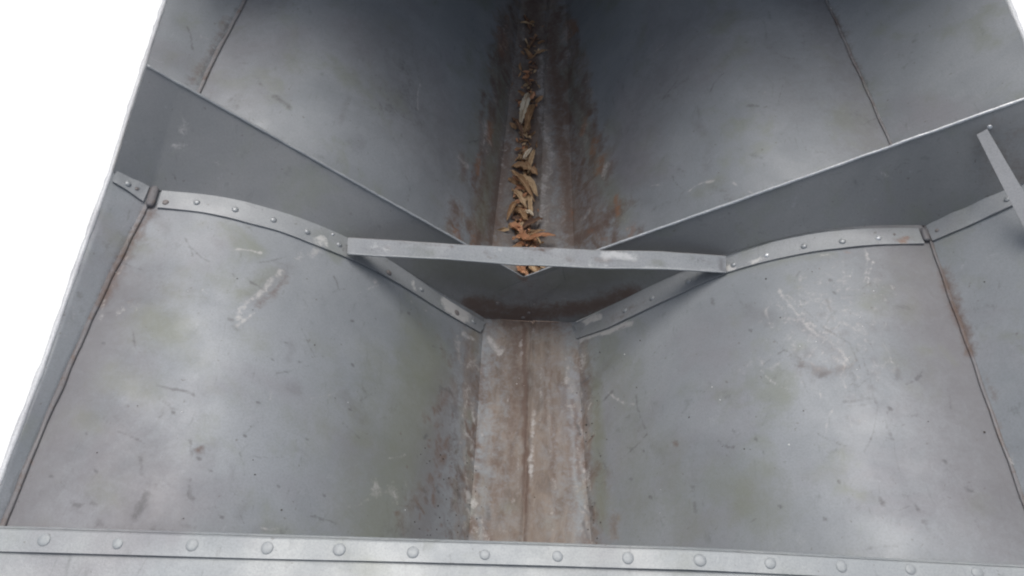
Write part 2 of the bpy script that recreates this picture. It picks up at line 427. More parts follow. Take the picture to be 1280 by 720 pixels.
# strap standing on the right sheet
def strap():
    a0 = on(B_sheet, 1217, 165)[0]; a1 = on(B_sheet, 1226, 160)[0]
    lowL, lowR = [on(B_hull, x, y)[0]-px_ray(x, y)[1]*.014 for x, y in ((1284, 296), (1296, 283))]
    n = 24; P = []
    for i in range(n):
        t = i/(n-1); h = Vector((0, -.009-.006*math.sin(math.pi*t), .004))
        l = a0.lerp(lowL, t); r = a1.lerp(lowR, t)
        r = r + (r-l)*.45; P.append([np.array(l+h), np.array(l.lerp(r, .5)+h), np.array(r+h)])
    o = grid_obj('strap', np.array(P), M_strap, boat, .003)
    Q = [[p[2]+np.array((.0005, .0, -.001)), p[2]+np.array((.003, .0, -.012))] for p in P]
    q = grid_obj('strap_web', np.array(Q), M_strap, o, .002)
    return o
strap()

# seat at the near end
zS = .312
fr = [(-40,657.5),(0,659),(215,665.5),(430,672),(640,679),(860,686),(1070,697),(1280,708),(1330,711)]
bk = [(-40,687.5),(0,689),(250,696),(500,702),(680,707),(860,712),(1070,722),(1280,733),(1330,736)]
def seat():
    n = 300
    def res(P, z):
        P = np.array([tuple(at_z(x, y, z)) for x, y in P]); q = np.linspace(-.596, .665, n)
        yy = np.interp(q, P[:,0], P[:,1]); 
        lo = q < P[0,0]; hi = q > P[-1,0]
        yy[lo] = P[0,1]+(q[lo]-P[0,0])*.04; yy[hi] = P[-1,1]-(q[hi]-P[-1,0])*.02
        return np.stack([q, yy, np.full(n, z)], -1)
    A = res(fr, zS); B = res(bk, zS)
    # edge strip
    v = np.linspace(0, 1, 14)[None,:,None]; P = A[:,None]*(1-v)+B[:,None]*v
    wob = (fbm(P, 10, 6, 2)-.5)*.003; P[..., 2] += wob
    P[..., 2] -= .003*np.clip(1-v[...,0]*8, 0, 1)**2
    strip = grid_obj('seat_edge_strip', P, M_seat, boat, .0022)
    # rounded nose and front face
    Q = []
    for i in range(n):
        a = A[i].copy(); a[2] += wob[i,0]-.003
        row = [a+np.array((0, .0005, -.0005))]
        for ang in np.linspace(20, 90, 5):
            r = .004; row.append(a+np.array((0, r*math.sin(math.radians(ang)), -r*(1-math.cos(math.radians(ang))))))
        zb = .02+float(cLz(-.5))*prof(np.clip(abs(a[0])/.58, 0, 1)) if True else 0
        row.append(np.array((a[0], a[1]+.004, min(zb, a[2]-.008))))
        Q.append(row)
    grid_obj('seat_front', np.array(Q), M_seat, boat, .0015)
    # top sheet, 3 mm lower, running aft
    T = np.array([[np.array((x, A[i,1]-.004-(.34)*t, zS-.0035)) for t in np.linspace(0, 1, 90)] for i, x in enumerate(A[:,0])])
    T[..., 2] += (fbm(T, 9, 2, 2)-.5)*.003
    top = grid_obj('seat_top', T, M_seat, boat, .0015)
    return strip, P, top
seat_strip, SP, seat_top = seat()
B_seat = bvh_of(SP[:, :])

# rivets
def dome(r, h, seg=14, rings=4, dimple=0.):
    bm = bmesh.new(); R = []
    for k in range(rings+1):
        a = k/rings*math.pi/2; rr = r*math.cos(a) if k < rings else 0
        z = h*math.sin(a)
        if k == rings: c = bm.verts.new((0, 0, z-dimple*h)); R.append([c])
        else: R.append([bm.verts.new((rr*math.cos(2*math.pi*j/seg), rr*math.sin(2*math.pi*j/seg), z)) for j in range(seg)])
    sk = [bm.verts.new((v.co.x*1.02, v.co.y*1.02, -.002)) for v in R[0]]
    for j in range(seg): bm.faces.new((sk[j], sk[(j+1)%seg], R[0][(j+1)%seg], R[0][j]))
    for A, B in zip(R[:-2], R[1:-1]):
        for j in range(seg): bm.faces.new((A[j], A[(j+1)%seg], B[(j+1)%seg], B[j]))
    for j in range(seg): bm.faces.new((R[-2][j], R[-2][(j+1)%seg], R[-1][0]))
    me = bpy.data.meshes.new('rivet'); bmesh.ops.recalc_face_normals(bm, faces=bm.faces); bm.to_mesh(me); bm.free()
    for p in me.polygons: p.use_smooth = True
    return me
R_med = dome(.0052, .0030); R_med.materials.append(M_rivet)
R_dull = dome(.0046, .0024); R_dull.materials.append(M_rivetdull)
R_bright = dome(.0042, .0026); R_bright.materials.append(M_bare)
R_seat = dome(.0068, .0014, 18, 5, .15); R_seat.materials.append(M_seat)
R_small = dome(.0026, .0012, 10, 3); R_small.materials.append(M_rivetdull)
def rivet(me, bvh, x, y, parent, s=1.):
    p, n = on(bvh, x, y)
    if p is None: return
    if n.z < 0: n = -n
    o = bpy.data.objects.new('rivet', me); COL.objects.link(o); o.parent = parent
    o.location = p + n*.0003; q = n.to_track_quat('Z', 'Y'); o.rotation_euler = (q @ Matrix.Rotation(random.random()*6, 3, 'Z').to_quaternion()).to_euler()
    o.scale = (s*random.uniform(.92, 1.08), s*random.uniform(.92, 1.08), s*random.uniform(.8, 1.15))
for x, y in [(246,253),(294,262),(342,275),(384,290)]: rivet(R_med, B_fl, x, y, flL, .95)
for x, y in [(207,253),(486,341)]: rivet(R_dull, B_fl, x, y, flL)
rivet(R_bright, B_fl, 416, 293, flL, .5); rivet(R_med, B_fl, 424, 306, flL, .8)
rivet(R_dull, B_fl, 571, 391, flL, 1.1); rivet(R_med, B_fl, 592, 402, flL, .9); rivet(R_med, B_fl, 527, 362, flL, .8)
rivet(R_med, B_fl, 160, 230, flL2, .9); rivet(R_small, B_fl, 171, 236, flL2, 1.)
for x, y in [(1005,308),(1053,302),(958,319),(1098,298)]: rivet(R_med if x > 1000 and x < 1090 else R_bright, B_fl, x, y, flR, .95)
for x, y in [(917,331),(815,373),(781,388),(860,352)]: rivet(R_med, B_fl, x, y, flR, .85)
rivet(R_small, B_fl, 1118, 293, flR, .8)
rivet(R_small, B_fl, 1171, 288, flR2, 1.); rivet(R_med, B_fl, 1259, 249, flR2, .9)
for x, y in [(629,369),(622,379),(668,381)]: rivet(R_dull, B_sheet, x, y, bulkL if x < 655 else bulkR, .75)
for x, y in [(664,357),(654,397),(661,391)]: rivet(R_dull, B_sheet, x, y, bulkR, .7)
rivet(R_bright, B_sheet, 1237, 159, bulkR, .75)
for x, y in [(55,675),(147,679.5),(240,681.5),(334,685),(424,687),(516,690.5),(606,693.5),(697,695.5),(785,697.5),(875,700.5),(963,704),(1052,708),(1138,711.5),(1222,716)]:
    rivet(R_seat, B_seat, x, y, seat_strip, random.uniform(.85, 1.05))

# foredeck, added to shade the bow too, and transom close the unseen ends
fd = []
for y in np.linspace(1.05, 2.35, 50):
    a, b_ = gLx(y), gRx(y); za, zb = gLz(y), gRz(y)
    fd.append([np.array((a+(b_-a)*t, y, za+(zb-za)*t+.008+.03*math.sin(math.pi*t))) for t in np.linspace(0, 1, 24)])
grid_obj('added_shade_foredeck', np.array(fd), M_hull, boat, .002)
hd = []                                              # arched hood, added out of view to shade the forward half
for v in np.linspace(0, 1, 40):
    y = .50+1.0*v; a, b_ = float(gLx(y))+.004, float(gRx(y))-.004; za, zb = float(gLz(y))+.006, float(gRz(y))+.006
    hh = .50*(1-v**2.2); hd.append([np.array((a+(b_-a)*(.5-.5*math.cos(math.pi*t)), y-.0, za+(zb-za)*t+hh*math.sin(math.pi*t)**.6+.035*t*(1-t)*4)) for t in np.linspace(0, 1, 40)])
grid_obj('added_shade_hood', np.array(hd), M_seat, boat, .002)
tr = [np.array([(gLx(-1.5), -1.5, gLz(-1.5)), (gRx(-1.5), -1.5, gRz(-1.5))])]
top = np.linspace(gLx(-1.5), gRx(-1.5), 60); T = []
for x in top:
    lim = cLx(-1.5) if x < 0 else cRx(-1.5); k = kLx(-1.5) if x < 0 else kRx(-1.5)
    t = np.clip((abs(x)-abs(k))/(abs(lim)-abs(k)), 0, 1)
    T.append([np.array((x, -1.5, (.004+.296*prof(t))*(1-v)+(.31+.13*(x+.585)/1.265)*v)) for v in np.linspace(0, 1, 8)])
grid_obj('transom', np.array(T), M_hull, boat, .002)

# ------------------------------------------------------------------ wear: strokes of dirt, rust and some painted shade laid on the metal, stored per vertex
STROKES = []   # (attribute, channel, points3d, radius m, strength)
PXM = .00125
B_bar = BVHTree.FromPolygons([tuple(p) for p in BARP.reshape(-1, 3)], [(i*8+j, i*8+j+1, i*8+j+9, i*8+j+8) for i in range(79) for j in range(7)])
def stroke(layer, ch, pts, r, s=1., bvh=None):
    bvh = {'h': B_hull, 's': B_sheet, 'f': B_fl, 'b': B_bar, 't': B_seat}[layer]
    P = [on(bvh, x, y)[0] for x, y in pts]; P = [p for p in P if p is not None]
    if P: STROKES.append((layer, ch, np.array([tuple(p) for p in P]), r*(P[0]-Vector(CX)).length/FPX, s))

# channels: 0 brown rust, 1 bare pale, 2 dark scuff, 3 silt film, 4 olive film, 5 orange rust, 6 settled grime and painted shade
def h(ch, pts, rr, s=1.): stroke('h', ch, pts, rr, s*(.72 if ch == 1 else 1))
h(6, [(190,245),(130,370),(90,450),(30,590),(8,650)], 66, .95); h(6, [(120,560),(160,640)], 76, .7); h(6, [(1160,300),(1200,400),(1240,520),(1275,620)], 78, .9); h(6, [(1180,600),(1230,680)], 60, .45)  # dirt film along the near chines, with shade painted into it
h(6, [(305,10),(250,100)], 50, .6); h(6, [(1035,0),(1110,180)], 55, .6); h(6, [(480,60),(520,140),(600,230)], 80, .55); h(6, [(860,60),(800,140),(760,240)], 90, .55); h(6, [(350,60),(300,130)], 40, .4); h(6, [(950,60),(1000,120)], 60, .4)  # shade of the forward compartment painted along its chines and panels
rs = random.Random(5)
for k in range(230):                                   # fine handling scratches and rub marks
    x = rs.uniform(120, 1200); y = rs.uniform(30, 670)
    if 590 < x < 730: continue
    a = rs.gauss(.3 if x < 640 else 2.6, .8); l = rs.uniform(8, 46); bend = rs.uniform(-.5, .5)
    p = [(x+math.cos(a+bend*t)*l*t, y+math.sin(a+bend*t)*l*t) for t in (0, .33, .66, 1)]
    stroke('h', rs.choice((1, 2, 2, 2, 2)), p, rs.uniform(.9, 2.), rs.uniform(.35, .8))
for k in range(130):                                    # smudges
    x = rs.uniform(100, 1220); y = rs.uniform(30, 670)
    h(rs.choice((6, 6, 2, 4)), [(x, y), (x+rs.gauss(0, 14), y+rs.gauss(0, 14))], rs.uniform(4, 12), rs.uniform(.25, .5))
for k in range(60):                                    # tangle of curved rub marks on the right panel
    a = rs.uniform(0, 6.28); cx_, cy_ = rs.gauss(1030, 34), rs.gauss(430, 44); rr_ = rs.uniform(14, 60); sp_ = rs.uniform(.4, 1.2)
    p = [(cx_+rr_*math.cos(a+sp_*t), cy_+rr_*1.2*math.sin(a+sp_*t)) for t in (0, .25, .5, .75, 1)]
    stroke('h', rs.choice((1, 1, 2)), p, rs.uniform(1.0, 2.6), rs.uniform(.25, .5))
for k in range(14):
    h(1, [(rs.gauss(1030, 26), rs.gauss(425, 34))]*2, rs.uniform(5, 12), rs.uniform(.35, .55))
    h(6, [(rs.gauss(1040, 30), rs.gauss(445, 30))]*2, rs.uniform(4, 9), rs.uniform(.4, .6))
# left panel
h(1, [(352,340),(335,357),(315,376),(296,397)], 4.2, .95); h(1, [(318,390),(308,398),(298,407)], 2.5, 1.); h(6, [(360,335),(320,375)], 12, .5); h(1, [(390,318),(405,306)], 5, .9); h(1, [(385,312),(362,334)], 4, .55)
h(0, [(362,345),(345,366),(322,384)], 5, .5); h(2, [(312,352),(330,362)], 2, .7); h(2, [(357,356),(352,372)], 2, .6); h(2, [(284,397),(290,400)], 3, .8); h(4, [(300,372),(340,340)], 12, .6)
h(1, [(152,386),(176,383)], 7, .55); h(0, [(160,375),(185,377)], 6, .25); h(4, [(190,400),(215,415)], 26, .8); h(4, [(140,470),(190,490)], 20, .55)
h(1, [(470,612),(488,616)], 13, .72); h(1, [(468,352),(492,368)], 5, .55); h(1, [(262,322),(266,325)], 5, .5); h(1, [(505,372),(545,396)], 3, .35)
h(2, [(197,482),(222,486),(243,493)], 2.6, .8); h(2, [(174,572),(178,597)], 3, .75); h(2, [(186,617),(176,632),(172,645)], 5, .85); h(2, [(238,548),(239,568)], 3, .6)
h(2, [(238,598),(237,622)], 4, .6); h(0, [(250,560),(249,563)], 5, .7); h(2, [(120,520),(150,524),(166,548)], 4, .35); h(2, [(200,500),(218,512)], 3, .5); h(2, [(245,488),(262,496)], 2.5, .5)
h(2, [(90,628),(102,632)], 4, .7); h(2, [(114,630),(120,631)], 3, .7); h(2, [(120,655),(132,660)], 4, .6); h(2, [(195,605),(215,607)], 4, .5); h(2, [(230,655),(245,662)], 6, .5); h(2, [(165,660),(172,650)], 5, .6)
for x, y in [(322,503),(130,428),(214,515),(340,449),(440,456),(437,511),(375,452),(108,541),(306,544),(404,619),(277,646),(63,595),(62,515),(118,588),(262,589),(347,608),(248,573),(510,390),(440,400)]:
    h(2, [(x,y),(x+2,y+1)], 2.3, 1.)
for x, y in [(270,345),(310,420),(120,610),(360,520),(150,300),(100,520),(300,300),(215,360),(230,440),(395,430)]:
    h(4, [(x,y),(x+18,y+10)], 16, .42)
h(4, [(470,450),(460,540),(440,640)], 34, .55); h(4, [(530,430),(500,560),(470,660)], 42, .85); h(4, [(420,480),(400,560)], 30, .35)
h(0, [(560,492),(546,515)], 9, .6); h(0, [(553,560),(546,600)], 8, .45); h(0, [(540,600),(520,625),(500,655)], 10, .45); h(2, [(510,655),(480,668)], 12, .45)
pth = [(562,480),(548,512),(550,545),(553,575),(543,600),(530,618),(515,640),(498,662)]
for k in range(110):
    i = rs.randrange(len(pth)-1); t = rs.random(); x = pth[i][0]*(1-t)+pth[i+1][0]*t+rs.gauss(0, 9); y = pth[i][1]*(1-t)+pth[i+1][1]*t+rs.gauss(0, 7)
    h(rs.choice((0, 0, 6, 2)), [(x, y), (x+rs.gauss(0, 3), y+rs.gauss(0, 7))], rs.uniform(1.5, 6), rs.uniform(.35, .8))
for k in range(50):
    x = rs.gauss(575, 12); y = rs.uniform(560, 675); h(rs.choice((0, 2, 6, 4)), [(x, y), (x+rs.gauss(0, 3), y+rs.gauss(0, 8))], rs.uniform(1.5, 5), rs.uniform(.3, .7))
h(6, [(555,480),(535,600),(520,670)], 34, .8); h(0, [(548,420),(555,446)], 7, .38); h(5, [(530,415),(520,395)], 4, .3)
h(0, [(563,455),(575,440)], 7, .45); h(2, [(575,480),(565,530),(575,600),(562,660)], 11, .55); h(3, [(590,440),(584,520)], 12, .9)
h(1, [(584,500),(580,540),(582,590)], 6, .55); h(1, [(590,620),(588,668)], 6, .55); h(1, [(580,430),(578,470)], 5, .45)
for k in range(40):
    h(0 if k%2 else 2, [(random.gauss(545,26), random.uniform(500,670))]*2, random.uniform(1.2,2.8), .9)
for k in range(26):      # ragged silt margins on the hull either side of the keel plate
    y = 420+k*10; h(3, [(593-(y-420)*.02+random.gauss(-4,5), y), (592+random.gauss(-3,5), y+18)], random.uniform(6,13), random.uniform(.6,1))
    h(3, [(724+(y-420)*.055+random.gauss(2,4), y), (725+(y-420)*.055+random.gauss(2,4), y+18)], random.uniform(5,10), random.uniform(.6,1))
for k in range(30):      # ... and beyond the bulkhead
    y = 10+k*10; a = 640-y*.14; b2 = 700+y*.17
    h(3, [(a+random.gauss(0,6), y), (a+random.gauss(0,6), y+16)], random.uniform(8,16), random.uniform(.6,1)); h(3, [(b2+random.gauss(0,6), y), (b2+random.gauss(0,6), y+16)], random.uniform(8,16), random.uniform(.5,1))
    h(0, [(a+random.gauss(-4,7), y), (a+random.gauss(-4,7), y+22)], random.uniform(3,7), random.uniform(.4,.9)); h(0, [(b2-6+random.gauss(0,9), y), (b2-6+random.gauss(0,9), y+22)], random.uniform(3,8), random.uniform(.4,.9))
for k in range(26):      # drip streaks down the plate
    x = random.uniform(604, 716); y = random.uniform(420, 620); h(random.choice((0, 0, 1)), [(x, y), (x+random.gauss(0,2), y+random.uniform(25, 90))], random.uniform(1.2, 3.5), random.uniform(.35, .6))
for k in range(60):      # crusts and rust flecks on the ragged margins
    y = rs.uniform(420, 685); xl = 597-(y-420)*.03; xr = 721+(y-420)*.06
    h(rs.choice((0, 0, 1, 1, 1, 3, 3)), [(xl+rs.gauss(-4, 7), y), (xl+rs.gauss(-4, 7), y+rs.uniform(6, 26))], rs.uniform(2, 6), rs.uniform(.5, 1))
    h(rs.choice((0, 0, 1, 1, 2, 3)), [(xr+rs.gauss(2, 5), y), (xr+rs.gauss(2, 5), y+rs.uniform(6, 26))], rs.uniform(1.6, 4.5), rs.uniform(.5, 1))
h(0, [(648,410),(645,470),(640,540)], 11, .6); h(0, [(622,560),(620,640)], 7, .45); h(0, [(632,440),(628,500)], 6, .4); h(0, [(690,500),(694,560)], 5, .35); h(0, [(706,470),(712,560),(714,620)], 5, .5)
h(3, [(592,430),(586,560),(580,690)], 30, .5); h(3, [(726,430),(734,560),(744,690)], 22, .5); h(6, [(575,430),(560,560),(545,690)], 30, .45)
for k in range(60):      # crust and rust spreading up both slopes beyond the bulkhead
    y = rs.uniform(0, 310); a = 640-y*.16; b2 = 702+y*.2
    for x0, sg in ((a, -1), (b2, 1)):
        x = x0+sg*abs(rs.gauss(0, 3+y*.055)); h(rs.choice((0, 0, 0, 3, 3, 1, 5)), [(x, y), (x+rs.gauss(0, 3), y+rs.uniform(8, 30))], rs.uniform(4, 11), rs.uniform(.4, .85))
h(3, [(650,300),(650,150),(660,0)], 46, .8); h(0, [(700,60),(715,180),(735,300)], 24, .5); h(0, [(640,60),(625,180),(610,300)], 22, .45)
# keel plate: dried silt film, darker near the bulkhead
h(3, [(657,405),(658,500),(660,600),(662,690)], 48, 1.); h(3, [(630,430),(624,560),(622,690)], 24, .8); h(3, [(692,430),(698,560),(702,690)], 22, .8)
for k in range(90):      # irregular stain patches crossing the plate's edges onto the hull
    y = rs.uniform(405, 690); sg = rs.choice((-1, 1)); x = (597-(y-420)*.03 if sg < 0 else 721+(y-420)*.06)+rs.gauss(sg*6, 11)
    h(rs.choice((3, 3, 3, 6, 0, 4, 1)), [(x, y), (x+rs.gauss(0, 3), y+rs.uniform(6, 34))], rs.uniform(5, 13), rs.uniform(.3, .7))
h(0, [(640,398),(690,398)], 20, .75); h(0, [(648,430),(645,500)], 6, .4); h(0, [(637,520),(640,560),(637,600)], 7, .5); h(0, [(655,400),(656,470),(657,540),(657,640)], 4., 1.)
h(0, [(657,640),(656,690)], 3, .6); h(1, [(667,515),(665,545),(663,600)], 3, .9); h(1, [(653,425),(652,455)], 2.5, .8); h(1, [(666,412),(663,425)], 4, .6); h(1, [(648,560),(647,620)], 1.7, .6)
h(1, [(612,425),(625,440)], 6, 1.2); h(1, [(580,418),(592,424)], 4, 1.2); h(1, [(707,450),(712,490),(715,520)], 4, .75); h(1, [(722,560),(730,600),(736,660)], 3.5, .65); h(0, [(716,498),(722,540),(724,600)], 4, .75); h(0, [(708,590),(718,640)], 7, .4)
h(0, [(600,455),(602,470)], 6, .6); h(0, [(595,560),(596,610)], 5, .5); h(2, [(590,520),(590,560)], 4, .3)
h(1, [(600,640),(625,660)], 8, .35); h(1, [(718,655),(735,665)], 9, .35); h(2, [(610,634),(612,650)], 4, .8); h(2, [(735,610),(738,630),(740,668)], 5, .75); h(1, [(734,655),(733,672)], 4, .8)
h(4, [(745,480),(748,560),(752,640)], 12, .9); h(4, [(760,430),(790,520),(800,640)], 34, .45)
# right panel
h(1, [(974,362),(998,395),(1018,415),(1048,436),(1062,455)], 3., .95); h(1, [(985,368),(1010,400),(1040,425)], 1.6, .9); h(1, [(1030,440),(1060,458)], 4, .9); h(6, [(1000,400),(1050,445)], 10, .5); h(1, [(1030,395),(1010,380)], 8, .3); h(1, [(985,420),(1000,445)], 8, .45)
h(2, [(1000,382),(1030,410),(1060,428),(1076,460)], 1.6, .7); h(2, [(1050,418),(1078,445),(1090,480),(1097,510),(1092,540),(1080,565)], 1.5, .7); h(2, [(1010,440),(1000,465),(1008,490)], 2, .5)
h(0, [(1000,460),(1040,468),(1064,456)], 9, .5); h(2, [(990,450),(1002,462)], 8, .55); h(2, [(1025,470),(1032,468)], 6, .6); h(2, [(1066,464),(1072,480)], 4, .6)
h(2, [(1055,502),(1095,497)], 3, .7); h(2, [(1060,507),(1090,506)], 2, .5); h(2, [(1107,525),(1116,548)], 2.6, .75); h(2, [(1120,462),(1123,475)], 5, .6); h(2, [(1135,520),(1148,518)], 2.6, .6)
h(2, [(1060,522),(1078,530)], 4, .45); h(2, [(1206,608),(1214,614)], 6, .85); h(2, [(1100,623),(1104,630)], 3, .7); h(2, [(1145,632),(1147,636)], 3, .9); h(2, [(1220,650),(1222,655)], 4, .7); h(2, [(1155,650),(1160,658)], 4, .6)
h(2, [(1070,690),(1100,683),(1135,681)], 3, .6); h(2, [(1140,676),(1165,672)], 3, .4); h(2, [(1120,622),(1150,615)], 3, .4); h(2, [(1110,590),(1130,612)], 3, .4)
h(2, [(1110,378),(1140,388)], 3, .45); h(2, [(1120,392),(1165,398)], 3, .35); h(2, [(940,478),(965,480)], 2, .5); h(2, [(943,532),(947,550)], 2, .5); h(2, [(865,610),(870,640)], 4, .6)
h(2, [(890,372),(893,381)], 2.4, .8); h(2, [(795,340),(796,345)], 2, .5); h(4, [(900,600),(960,640)], 34, .6); h(4, [(830,560),(860,660)], 30, .5); h(4, [(1050,610),(1080,620)], 8, .6)
h(2, [(755,500),(765,490)], 3, .8); h(2, [(775,520),(785,522)], 2.5, .6); h(2, [(747,560),(757,585)], 2.5, .8); h(0, [(842,552),(846,556)], 3, .6); h(2, [(980,455),(965,478)], 3, .4); h(2, [(885,458),(895,460)], 3, .3)
for x, y in [(803,563),(788,598),(1037,349),(1043,366),(937,413),(812,620),(916,537),(944,548),(953,565),(974,630),(1030,648),(1180,576),(1048,601),(1112,508)]:
    h(2, [(x,y),(x+2,y+2)], 2.3, 1.)
h(0, [(1080,299),(1130,302)], 3, .45); h(5, [(1126,303),(1133,298)], 5, .5); h(5, [(1054,314),(1062,316)], 3, .5); h(4, [(900,345),(960,330),(1040,318)], 6, .5); h(2, [(1010,325),(1090,340)], 5, .35)
for k in range(26):
    h(1, [(rs.gauss(1030, 30), rs.gauss(420, 38)), (rs.gauss(1034, 30), rs.gauss(428, 38))], rs.uniform(8, 18), rs.uniform(.3, .48))
h(1, [(1000,400),(1040,440)], 42, .32)
# beyond the bulkhead
h(3, [(665,345),(668,250),(668,150),(668,-60)], 34, 1.); h(3, [(620,310),(635,200),(650,110),(655,-20)], 22, .8); h(3, [(720,300),(705,200),(695,110),(685,-20)], 24, .85)
h(0, [(612,300),(622,240),(632,180)], 10, .8); h(0, [(655,290),(660,180),(665,90),(668,-60)], 14, .75); h(0, [(700,170),(708,210),(712,290)], 10, .8); h(0, [(688,40),(695,110),(700,160)], 9, .8)
h(0, [(718,300),(745,285),(770,262)], 14, .85); h(5, [(735,290),(760,300)], 6, .45); h(5, [(712,262),(718,275)], 5, .4); h(0, [(640,20),(655,60),(668,110)], 6, .6)
h(1, [(678,60),(677,100),(676,135),(684,175),(690,195),(680,225),(678,285)], 6.5, .85); h(1, [(722,282),(738,262)], 4, .75); h(1, [(638,110),(628,180),(626,260)], 6, .5); h(1, [(655,30),(654,50)], 2, .6); h(1, [(700,225),(705,285)], 6, .35)
h(4, [(600,280),(615,200),(630,100)], 14, .8); h(4, [(780,270),(740,190),(710,90)], 16, .7); h(4, [(590,200),(610,100)], 20, .5); h(0, [(740,240),(728,190)], 8, .35)
h(2, [(322,98),(340,118)], 3, .5); h(2, [(345,120),(365,136)], 4, .8); h(2, [(352,132),(370,142)], 6, .35); h(2, [(505,80),(515,130)], 18, .45); h(2, [(480,120),(520,150)], 14, .35); h(2, [(430,160),(445,190)], 8, .3)
h(2, [(935,132),(945,134)], 3, .9); h(2, [(918,184),(925,186)], 4, .55); h(2, [(940,193),(953,198)], 4, .55); h(2, [(1020,190),(1030,192)], 3, .5); h(2, [(890,232),(905,245)], 8, .45); h(2, [(1072,140),(1074,145)], 3, .5); h(2, [(795,40),(805,80)], 20, .3)
h(2, [(985,15),(1005,13)], 4, .4); h(1, [(958,115),(963,120)], 3, .3); h(4, [(900,225),(870,240)], 10, .5); h(4, [(925,50),(930,60)], 10, .4); h(1, [(255,46),(260,48)], 4, .55); h(0, [(240,100),(262,70),(285,20)], 6, .5); h(0, [(1040,10),(1075,90),(1113,178)], 5, .5)
h(2, [(1035,0),(1060,60),(1090,120),(1113,180)], 2.4, .8); h(2, [(303,0),(283,35),(262,75),(247,106)], 2.4, .8)
# seams
h(0, [(190,262),(160,310),(130,380),(95,440)], 8, .7); h(0, [(80,460),(50,540),(10,640)], 8, .6); h(5, [(56,530),(45,560),(36,585)], 4, .35); h(0, [(1180,340),(1215,440),(1250,540),(1275,610)], 7, .75); h(5, [(1240,510),(1262,570)], 4, .4)
h(1, [(178,285),(140,360)], 2.5, .6); h(1, [(1176,350),(1205,420)], 2.5, .7); h(1, [(132,376),(124,400)], 3, .7); h(1, [(1262,570),(1265,580)], 2, .9); h(2, [(95,367),(98,375)], 6, .5)
h(1, [(70,445),(110,345)], 3, .2); h(2, [(125,298),(145,315)], 4, .4); h(0, [(1235,470),(1245,500)], 5, .4)
# flanges
f = lambda *a: stroke('f', *a)
f(1, [(562,380),(578,392),(598,407)], 10, 2.2); f(1, [(395,300),(405,297),(407,304)], 4.5, .95); f(1, [(400,306),(395,304)], 5, .6); f(1, [(517,352),(518,360)], 2.5, .8); f(0, [(200,246),(206,256)], 8, .45)
f(1, [(733,400),(747,395)], 5, 1.9); f(1, [(724,421),(758,410),(788,399)], 4., 2.); h(1, [(726,424),(760,414),(788,403)], 4., 1.8); f(0, [(766,398),(800,380)], 9, .4); f(1, [(940,327),(952,322)], 4, .8); f(1, [(912,333),(920,336)], 5, .8); f(5, [(1128,303),(1134,298)], 5, .6); f(0, [(1120,300),(1140,298)], 5, .4)
f(0, [(480,345),(540,375)], 8, .3); f(2, [(1171,288),(1172,288)], 2.5, 1.); f(2, [(171,236),(172,236)], 2.5, 1.); f(1, [(270,268),(340,285),(420,316)], 1.6, .35)
# bulkhead sheet
s_ = lambda *a: stroke('s', *a)
s_(0, [(590,380),(630,388),(680,392),(740,384),(790,366)], 15, .95); s_(0, [(600,392),(660,398),(730,398)], 12, 1.); s_(1, [(700,373),(720,375)], 2.5, .5); s_(1, [(628,369),(634,369)], 3, .5); s_(5, [(648,345),(664,352)], 5, .55)
rq = random.Random(3)
for k in range(70):
    x = rq.uniform(200, 1200); y = rq.uniform(110, 330); s_(rq.choice((2, 2, 6, 1, 4)), [(x, y), (x+rq.gauss(0, 16), y+rq.gauss(0, 12))], rq.uniform(1, 7), rq.uniform(.25, .5))
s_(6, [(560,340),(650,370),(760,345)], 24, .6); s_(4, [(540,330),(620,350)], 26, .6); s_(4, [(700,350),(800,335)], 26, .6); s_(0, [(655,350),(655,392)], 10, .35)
s_(2, [(410,250),(425,270),(440,290)], 12, .25); s_(2, [(1068,228),(1069,240)], 4, .5); s_(2, [(925,280),(945,290)], 12, .3); s_(0, [(1240,190),(1275,230)], 26, .42); s_(0, [(1250,160),(1290,175)], 18, .3); s_(3, [(1255,200),(1285,240)], 16, .5)
s_(2, [(205,150),(225,165)], 6, .25); s_(1, [(370,187),(376,190)], 2, .6); s_(3, [(640,375),(700,380)], 10, .4)

